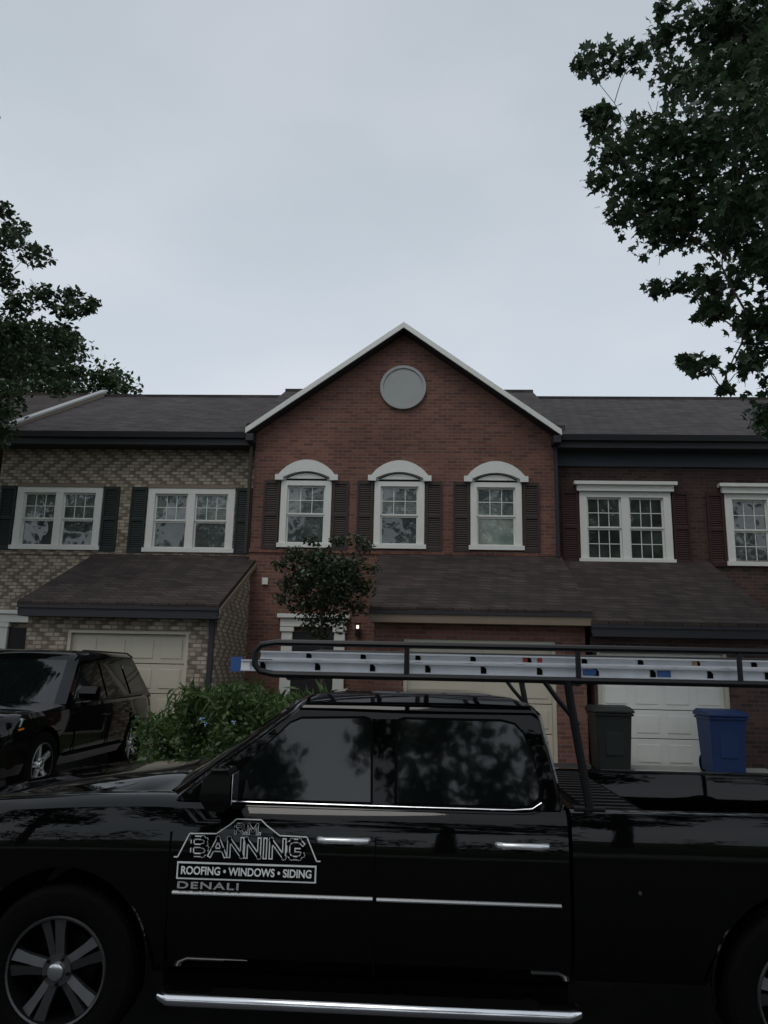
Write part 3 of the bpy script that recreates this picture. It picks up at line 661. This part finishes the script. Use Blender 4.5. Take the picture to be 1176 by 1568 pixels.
def ladder(y0,y1,x0,x1,z,hh,off=0,k='alu'):
    for y,s in ((y0,1),(y1,-1)):
        ld.box(x0,x1,y,y+s*.006,z,z+hh,k)
        ld.box(x0,x1,y-s*.022,y,z,z+.009,k); ld.box(x0,x1,y-s*.022,y,z+hh-.009,z+hh,k)
    n=int((x1-x0)/.305)
    for i in range(n):
        x=x0+.12+off+i*.305; zc=z+hh/2
        ld.tube([(x,y0-.003,zc),(x,y1+.003,zc)],.017,k,8)
        ld.prism([(x-.014,y0-.006,zc-.02),(x+.016,y0-.006,zc-.02),(x+.016,y0-.006,zc+.004),(x+.004,y0-.006,zc+.018),(x-.014,y0-.006,zc+.018)],(0,.004,0),'blackmatte')
ladder(4.33,4.75,-.98,3.1,1.945,.062); ladder(4.36,4.72,-.88,3.4,2.012,.045,.15)
ladder(5.15,5.60,-.3,3.2,1.945,.07,.05); ladder(5.18,5.57,-.2,3.2,2.022,.05,.12)
ld.box(-1.04,-.98,4.32,4.36,1.94,2.02,'bluetip'); ld.box(-.98,-.93,4.315,4.33,1.95,2.005,'decal')
for x in (.58,.66,1.5,2.0): ld.box(x,x+.025,4.353,4.36,2.022,2.05,'red' if x<1 else 'yellow')
for x in (.90,1.30): ld.box(x,x+.07,4.322,4.33,1.958,1.992,'bluetip')
ld.build('ladders',T,bevel=0)

# ---------------- SUV
S=empty('parked_suv',(-5.3,11,.45)); XC=-5.3; GZ=.43; Y0=8.33
sm=lambda x,dy,z:(XC+dy,Y0+x,GZ+z)
def sp(w,zs,zt,zb=.28):
    return [(.80*w,zb),(.90*w,zb+.05),(.94*w,.45),(.955*w,.62),(.96*w,zs-.16),(.945*w,zs-.05),(.90*w,zs),(.80*w,zs+.025),(.5*w,zt),(0,zt+.01)]
sst=[(0.,sp(.74,.80,.80,.34)),(.06,sp(.84,.90,.91,.30)),(.2,sp(.94,.95,.98)),(.5,sp(.99,.98,1.03)),(.9,sp(1,1.0,1.06)),(1.25,sp(1,1.03,1.09)),(1.5,sp(1,1.05,1.07)),(3.0,sp(1,1.08,1.08)),(4.2,sp(.99,1.10,1.10)),(4.55,sp(.95,1.08,1.08)),(4.72,sp(.88,1.0,1.0,.36))]
sb=loft(sst,sm).build('body',S)
fwy,rwy=Y0+.88,Y0+3.78
cut(sb,[((XC+.95,fwy,GZ+.40),.42,.6,'X'),((XC-.95,fwy,GZ+.40),.42,.6,'X'),((XC+.95,rwy,GZ+.40),.42,.6,'X'),((XC-.95,rwy,GZ+.40),.42,.6,'X')])
greenhouse(sm,dict(xf=1.15,xA=1.42,xC=4.58,dy=.90,z=1.055),dict(xf=1.98,xA=2.12,xC=4.22,dy=.70,z=1.60),1.74,'roof_and_pillars',S)
def sdy(z): return .90-(z-1.055)*(.20/.545)
g=MB(); f=MB()
wp=[[(1.68,1.11),(1.72,1.16),(2.16,1.54),(2.22,1.56),(2.66,1.57),(2.66,1.11)],[(2.75,1.11),(2.75,1.57),(3.45,1.57),(3.50,1.54),(3.58,1.12)],[(3.67,1.13),(3.60,1.50),(3.64,1.56),(4.02,1.52),(4.26,1.20),(4.22,1.15)]]
for s in (1,-1):
    for p in wp: g.prism([sm(x,s*(sdy(z)+.022),z) for x,z in p],tuple(Vector(sm(0,-s*.012,0))-Vector(sm(0,0,0))),'carglass')
    f.tube([sm(x,s*(sdy(z)+.02),z) for x,z in ((1.6,1.09),(2.5,1.09),(3.5,1.09),(4.2,1.11))],.008,'blackmetal',6)
    f.tube([sm(x,s*.68,z) for x,z in ((2.1,1.68),(2.3,1.735),(3.9,1.735),(4.15,1.68))],.014,'blackmetal',6)
    f.tube([sm(x,s*.962,.45) for x in (1.35,2.3,3.3)],.016,'blackmatte',6)
    for x in (1.62,2.70,3.55): f.box(*sorted((sm(0,s*.955,0)[0],sm(0,s*.966,0)[0])),Y0+x-.004,Y0+x+.004,GZ+.45,GZ+.92,'blackmatte')
    for x in (2.50,3.38): f.tube([sm(x,s*.955,.88),sm(x+.02,s*.985,.88),sm(x+.16,s*.985,.88),sm(x+.18,s*.955,.88)],.012,'paint',8)
    f.prism([sm(1.72+a,s*.93,1.10+b) for a,b in ((0,0),(.12,0),(.14,.15),(.03,.17),(-.03,.08))],tuple(Vector((s*.22,0,0))),'paint')
    f.prism([sm(x,s*dy,z) for x,dy,z in ((.10,.52,.80),(.34,.915,.84),(.40,.915,.93),(.09,.52,.885))],(0,-.05,.01),'lamp')
    f.prism([sm(x,s*dy,z) for x,dy,z in ((.25,.885,.80),(.36,.93,.82),(.36,.93,.84),(.25,.885,.825))],(s*.012,-.01,0),'amber')
    f.prism([sm(x,s*dy,z) for x,dy,z in ((4.45,.90,.92),(4.62,.80,.92),(4.62,.80,1.05),(4.42,.88,1.05))],(s*.03,.02,0),'redlens')
    f.box(*sorted((XC+s*.55,XC+s*.75)),Y0+.0,Y0+.10,GZ+.42,GZ+.5,'lamp')
for i in range(7):
    x=-.45+i*.15; f.box(XC+x-.05,XC+x+.05,Y0-.02,Y0+.06,GZ+.68,GZ+.84,'blackmatte'); f.box(XC+x-.058,XC+x-.052,Y0-.028,Y0+.05,GZ+.67,GZ+.85,'chrome')
f.box(XC-.6,XC+.6,Y0-.015,Y0+.05,GZ+.36,GZ+.54,'blackmatte'); f.box(XC-.15,XC+.15,Y0-.03,Y0-.015,GZ+.50,GZ+.61,'decal')
f.box(XC-.7,XC+.7,Y0-.02,Y0+.03,GZ+.335,GZ+.352,'chrome')
g.build('side_glass',S); f.build('trim_lamps_mirrors',S,smooth=True,angle=35)
for i,y in enumerate((fwy,rwy)):
    wheel(S,(XC+.945,y,GZ+.385),(1,0,0),.385,.255,.25,None,'wheel_right_%d'%i,wide=.07,spk='bright'); wheel(S,(XC-.945,y,GZ+.385),(-1,0,0),.385,.255,.25,None,'wheel_left_%d'%i,wide=.07,spk='bright')

# ---------------- bins
def bin_(name,cx,cy,z,k,w=.54,dp=.62,h=.92):
    e=empty(name,(cx,cy,z)); b=MB()
    bt=[(-w/2*.87,-dp/2*.80),(w/2*.87,-dp/2*.80),(w/2*.87,dp/2*.82),(-w/2*.87,dp/2*.82)]; tp=[(-w/2,-dp/2),(w/2,-dp/2),(w/2,dp/2),(-w/2,dp/2)]
    i=len(b.v); b.v+=[(cx+x,cy+y,z+.03) for x,y in bt]+[(cx+x,cy+y,z+h) for x,y in tp]
    for q in ((0,1,2,3),(4,5,6,7),(0,1,5,4),(1,2,6,5),(2,3,7,6),(3,0,4,7)): b.f.append([i+a for a in q]); b.m.append(b.mi(k))
    b.box(cx-w/2-.025,cx+w/2+.025,cy-dp/2-.03,cy+dp/2+.02,z+h-.05,z+h-.005,k)
    b.box(cx-w*.25,cx+w*.25,cy-dp*.47,cy-dp*.40,z+.25,z+.6,k)
    b.build('body',e,bevel=.02)
    l=MB(); 
    pts=[(cx-w/2-.03,cy+dp/2+.04,z+h),(cx-w/2-.03,cy-dp/2-.05,z+h),(cx-w/2-.03,cy-dp/2-.05,z+h+.03),(cx-w/2-.03,cy-dp*.2,z+h+.08),(cx-w/2-.03,cy+dp*.3,z+h+.10),(cx-w/2-.03,cy+dp/2+.04,z+h+.05)]
    l.prism(pts,(w+.06,0,0),k); l.tube([(cx-w*.4,cy+dp/2+.08,z+h-.02),(cx+w*.4,cy+dp/2+.08,z+h-.02)],.018,k); l.build('lid_and_handle',e,bevel=.015)
    wz=MB()
    for s in (1,-1): wz.tube([(cx+s*w*.34,cy+dp*.42,z+.13),(cx+s*(w*.34+.05),cy+dp*.42,z+.13)],.12,'rubber',18)
    wz.tube([(cx-w*.38,cy+dp*.42,z+.13),(cx+w*.38,cy+dp*.42,z+.13)],.015,'blackmetal'); wz.build('wheels',e)
bin_('wheeled_trash_bin',2.97,12.45,.55,'darkbin',h=.88); bin_('wheeled_recycling_bin',4.66,12.45,.55,'blue',h=.86)

# ------------------------------------------------------------------ vegetation
def crown(cx,cy,tab,zr,n,r,ryf=.75,per=260,side=-1,inner=.15):
    out=[]
    while len(out)<n:
        z=random.uniform(*zr); rx=abs(interp(z,tab)-cx); a=random.uniform(0,2*math.pi); q=math.sqrt(random.uniform(inner,1)); rr=random.uniform(*r)
        ro=max(.05,rx-rr); x=cx+ro*q*math.cos(a); y=cy+ro*ryf*q*math.sin(a)
        out.append((x,y,z,rr*random.uniform(.9,1.3),rr*random.uniform(.9,1.3),rr*random.uniform(.5,.75),int(per*(rr/.5)**1.7)))
    return out
tabR=[(4.8,4.6),(5.3,3.9),(5.7,3.75),(6.1,3.65),(6.5,3.55),(7.0,3.35),(7.4,2.9),(7.8,2.5),(8.3,2.3),(9.2,2.3),(10.0,2.35),(10.5,3.0),(11.0,3.5),(11.6,4.6),(12.2,6.0)]
cl=crown(6.7,9.0,tabR,(5.1,11.8),145,(.34,.66),per=200)
for x,z,r in ((2.35,10.0,.28),(2.12,10.15,.14),(2.75,9.95,.24),(3.25,10.55,.30),(3.20,10.80,.14),(3.9,10.65,.34),(3.95,10.95,.14),(4.5,10.35,.36),(2.40,9.3,.26),(2.2,9.15,.13),(2.42,8.6,.26),(2.3,8.25,.2),(2.5,7.75,.22),(2.95,7.5,.22),
              (2.90,6.66,.15),(3.2,6.72,.18),(3.6,6.9,.26),(3.55,6.42,.14),(3.75,6.55,.2),(3.24,5.70,.13),(3.5,5.76,.17),(3.85,5.6,.2),(3.68,5.40,.10),(4.2,5.1,.2),(4.1,5.9,.26),(4.3,6.4,.34),(4.4,5.5,.26),(3.0,9.0,.4),(3.2,8.2,.4),(3.7,9.6,.45),(4.0,8.8,.45),(4.0,8.0,.45),(3.9,7.4,.4),(4.5,7.2,.45),(4.4,9.9,.4),
              (2.75,8.9,.35),(2.8,8.2,.35),(3.4,8.7,.4),(3.3,7.7,.35),(4.5,6.6,.35),(4.0,6.2,.25),(3.4,9.9,.3),(4.5,8.4,.4)):
    cl.append((x,9.0+random.uniform(-.25,.25),z,r*1.25,r*1.2,r*.75,int(215*(r/.5)**1.6)+10))
make_tree('maple_tree',(6.7,9.0,.40),10.5,.2,cl,MAPLE,.135,'leaf_maple',nlimb=20,minz=3.4)
tabL=[(5.7,-7.4),(6.3,-6.4),(6.6,-5.9),(7.3,-5.9),(8.0,-5.75),(8.5,-6.2),(9.1,-6.8),(9.5,-7.4),(10.5,-8.0),(11.8,-7.8),(12.6,-9.0)]
cl=crown(-9.8,12.2,tabL,(5.8,12.4),150,(.35,.65),per=300)
for x,z,r in ((-5.6,8.05,.12),(-5.8,8.0,.16),(-6.05,7.9,.24),(-6.1,8.3,.2),(-5.95,7.3,.22),(-5.75,6.75,.2),(-6.1,6.5,.2),(-6.3,6.9,.28),(-6.4,7.5,.3),(-6.9,8.0,.3),(-6.7,8.9,.3),(-7.2,9.2,.3),(-6.9,6.4,.3),(-7.2,6.1,.35),(-6.8,7.1,.35),(-7.3,7.4,.35),(-7.3,8.5,.3),(-6.5,8.2,.3),(-7.0,5.8,.2),(-6.2,7.6,.25),(-7.0,7.6,.3),(-7.3,9.6,.25),(-7.95,11.75,.2),(-7.6,10.0,.22)):
    cl.append((x,12.0+random.uniform(-.2,.2),z,r*1.2,r,r*.8,int(420*(r/.5)**1.6)+15))
make_tree('oak_tree',(-9.9,12.2,.5),11.5,.2,cl,OVAL,.12,'leaf_mid',nlimb=14,minz=3.8)
def ball(cx,cy,cz,R,Rz,n,r,per):
    out=[]
    for _ in range(n):
        d=np.random.default_rng(random.randint(0,9**9)).normal(size=3); d/=np.linalg.norm(d); q=random.uniform(.35,1)**.5; rr=random.uniform(*r)
        out.append((cx+d[0]*(R-rr)*q,cy+d[1]*(R-rr)*q,cz+d[2]*(Rz-rr)*q,rr*1.1,rr*1.1,rr*.8,int(per*(rr/r[1])**1.7)))
    return out
make_tree('shade_tree',(-15.2,27,.5),12,.25,ball(-14.8,27,10.6,4.8,4.5,90,(.6,1.1),420),OVAL,.24,'leaf_back',minz=4)
cl=ball(-1.46,12.2,3.42,.84,.64,36,(.13,.28),230)
for x,z,r in ((-1.3,4.0,.13),(-1.75,3.0,.2),(-1.15,3.0,.2),(-1.5,2.85,.22),(-2.1,3.3,.18),(-2.0,3.75,.18),(-.85,3.25,.18),(-.85,3.9,.14),(-1.0,4.05,.14),(-1.75,4.02,.12),(-1.05,3.7,.2),(-1.9,3.5,.2),(-1.3,2.72,.2),(-1.68,2.68,.2),(-1.45,3.05,.2),(-.75,3.6,.14),(-2.2,3.6,.12),(-1.9,2.95,.18),(-.95,2.95,.16),(-2.15,3.05,.12),(-1.5,2.5,.14)):
    cl.append((x,12.2+random.uniform(-.2,.2),z,r*1.25,r,r*.9,int(240*(r/.3)**1.6)+20))
make_tree('ornamental_tree',(-1.5,12.2,.53),3.5,.045,cl,OVAL,.08,'leaf_orn',nlimb=8,minz=1.8)
hb=empty('garden_shrubs',(-2.6,10.3,.45)); cl=[]
for _ in range(70):
    x=random.uniform(-3.5,-1.30); y=random.uniform(9.3,11.2); top=1.12+.50*min(1,(x+3.6)/.7)+random.uniform(-.20,.10)
    for zz in (top-.15,top-.5): cl.append((x,y,zz,.20,.20,.20,70))
leaves('foliage',cl,OVAL,.075,'leaf_hedge',hb,up=.4)
bl=[(c[0],c[1],c[2]+.08,.24,.24,.16,14) for c in cl[::2]]
leaves('blades',bl,[(-.04,-.5),(.04,-.5),(.05,0),(0,.6),(-.05,0)],.24,'leaf_hedge',hb,up=0.,flat=-2.2)
fl=MB()
for x,z in ((-2.50,1.38),(-2.45,1.33),(-2.12,1.36)):
    y=9.12
    for _k in range(6):
        dx,dy_,dz=[random.gauss(0,.012) for _ in range(3)]; s=.008
        fl.poly([(x+dx-s,y+dy_,z+dz),(x+dx,y+dy_-.01,z+dz-s),(x+dx+s,y+dy_,z+dz),(x+dx,y+dy_+.005,z+dz+s)],'flower')
fl.build('blue_blooms',hb,fix=False)
hb2=empty('garden_shrubs',(7.6,13.8,.5)); leaves('foliage',[(random.uniform(6.1,9),random.uniform(13.2,15),random.uniform(.6,1.1),.3,.3,.25,90) for _ in range(30)],OVAL,.09,'leaf_hedge',hb2)
# unseen trees over the street, added to darken reflections in the truck
bt=empty('reflection_trees',(0,-14,.3)); cl=[]; tk=MB()
for i,x in enumerate(range(-36,40,6)):
    X=x+random.uniform(-1.5,1.5); Y=-13+random.uniform(-2,2); h=random.uniform(9,13) if abs(x)>12 else random.uniform(12,16)
    cl+=ball(X,Y,h*.58,3.6,h*.42,46,(.7,1.2),120); tk.tube([(X,Y,.2),(X+.2,Y,h*.5),(X,Y,h*.8)],[.3,.2,.08],'bark',8)
for i in range(60): cl.append((random.uniform(-40,40),-19+random.uniform(-2,2),random.uniform(.8,3.5),1.4,1.2,1.3,80))
leaves('foliage',cl,OVAL,.42,'leaf_back',bt); tk.build('trunks',bt,smooth=True)

# ------------------------------------------------------------------ world, sun, camera
w=bpy.data.worlds.new('World'); scene.world=w; w.use_nodes=True; nt=w.node_tree; L_=nt.links.new
bg=nt.nodes['Background']; bg.inputs['Strength'].default_value=.1
EL,RO=math.radians(58),math.radians(200)
sky=nt.nodes.new('ShaderNodeTexSky'); sky.sky_type='NISHITA'; sky.sun_disc=False; sky.sun_elevation=EL; sky.sun_rotation=RO; sky.air_density=1; sky.dust_density=3
tc=nt.nodes.new('ShaderNodeTexCoord'); mp=nt.nodes.new('ShaderNodeMapping'); mp.inputs['Scale'].default_value=(1,1,2.2); L_(tc.outputs['Generated'],mp.inputs['Vector'])
n=nt.nodes.new('ShaderNodeTexNoise'); n.inputs['Scale'].default_value=1.9; n.inputs['Detail'].default_value=5; n.inputs['Roughness'].default_value=.45; L_(mp.outputs[0],n.inputs['Vector'])
rp=nt.nodes.new('ShaderNodeValToRGB'); L_(n.outputs['Fac'],rp.inputs[0])
rp.color_ramp.elements[0].position=.30; rp.color_ramp.elements[1].position=.68
rp.color_ramp.elements[0].color=(.46,.53,.585,1); rp.color_ramp.elements[1].color=(.60,.632,.69,1)
sx=nt.nodes.new('ShaderNodeSeparateXYZ'); L_(tc.outputs['Generated'],sx.inputs[0])
mr=nt.nodes.new('ShaderNodeMapRange'); mr.inputs['From Min'].default_value=.15; mr.inputs['From Max'].default_value=.75; mr.inputs['To Min'].default_value=13.8; mr.inputs['To Max'].default_value=9.8; L_(sx.outputs['Z'],mr.inputs['Value'])
vm=nt.nodes.new('ShaderNodeVectorMath'); vm.operation='SCALE'; L_(rp.outputs[0],vm.inputs[0]); L_(mr.outputs['Result'],vm.inputs['Scale'])
mx=nt.nodes.new('ShaderNodeMix'); mx.data_type='RGBA'; mx.inputs['Factor'].default_value=.92; L_(sky.outputs[0],mx.inputs['A']); L_(vm.outputs[0],mx.inputs['B']); L_(mx.outputs['Result'],bg.inputs['Color'])
sl=bpy.data.lights.new('sun','SUN'); sl.energy=.6; sl.angle=math.radians(25); sl.color=(1,.97,.92)
so=bpy.data.objects.new('sun',sl); COL.objects.link(so)
sd=Vector((math.sin(RO)*math.cos(EL),math.cos(RO)*math.cos(EL),math.sin(EL))); so.rotation_euler=sd.to_track_quat('Z','Y').to_euler(); so.location=sd*40

psi=math.radians(2.7); p=math.radians(11.8); r=math.radians(1.2); s,c=math.sin,math.cos
F=Vector((-s(psi)*c(p),c(psi)*c(p),s(p))); R=Vector((c(psi),s(psi),0)); U=Vector((s(psi)*s(p),-c(psi)*s(p),c(p)))
R2=R*c(r)+U*s(r); U2=U*c(r)-R*s(r)
cam=bpy.data.cameras.new('camera'); cam.sensor_fit='VERTICAL'; cam.sensor_height=36; cam.lens=36*1178/1568; cam.clip_end=2000; cam.clip_start=.05
co=bpy.data.objects.new('camera',cam); COL.objects.link(co)
mtx=Matrix((R2,U2,-F)).transposed().to_4x4(); mtx.translation=Vector((0,0,1.95)); co.matrix_world=mtx
scene.camera=co
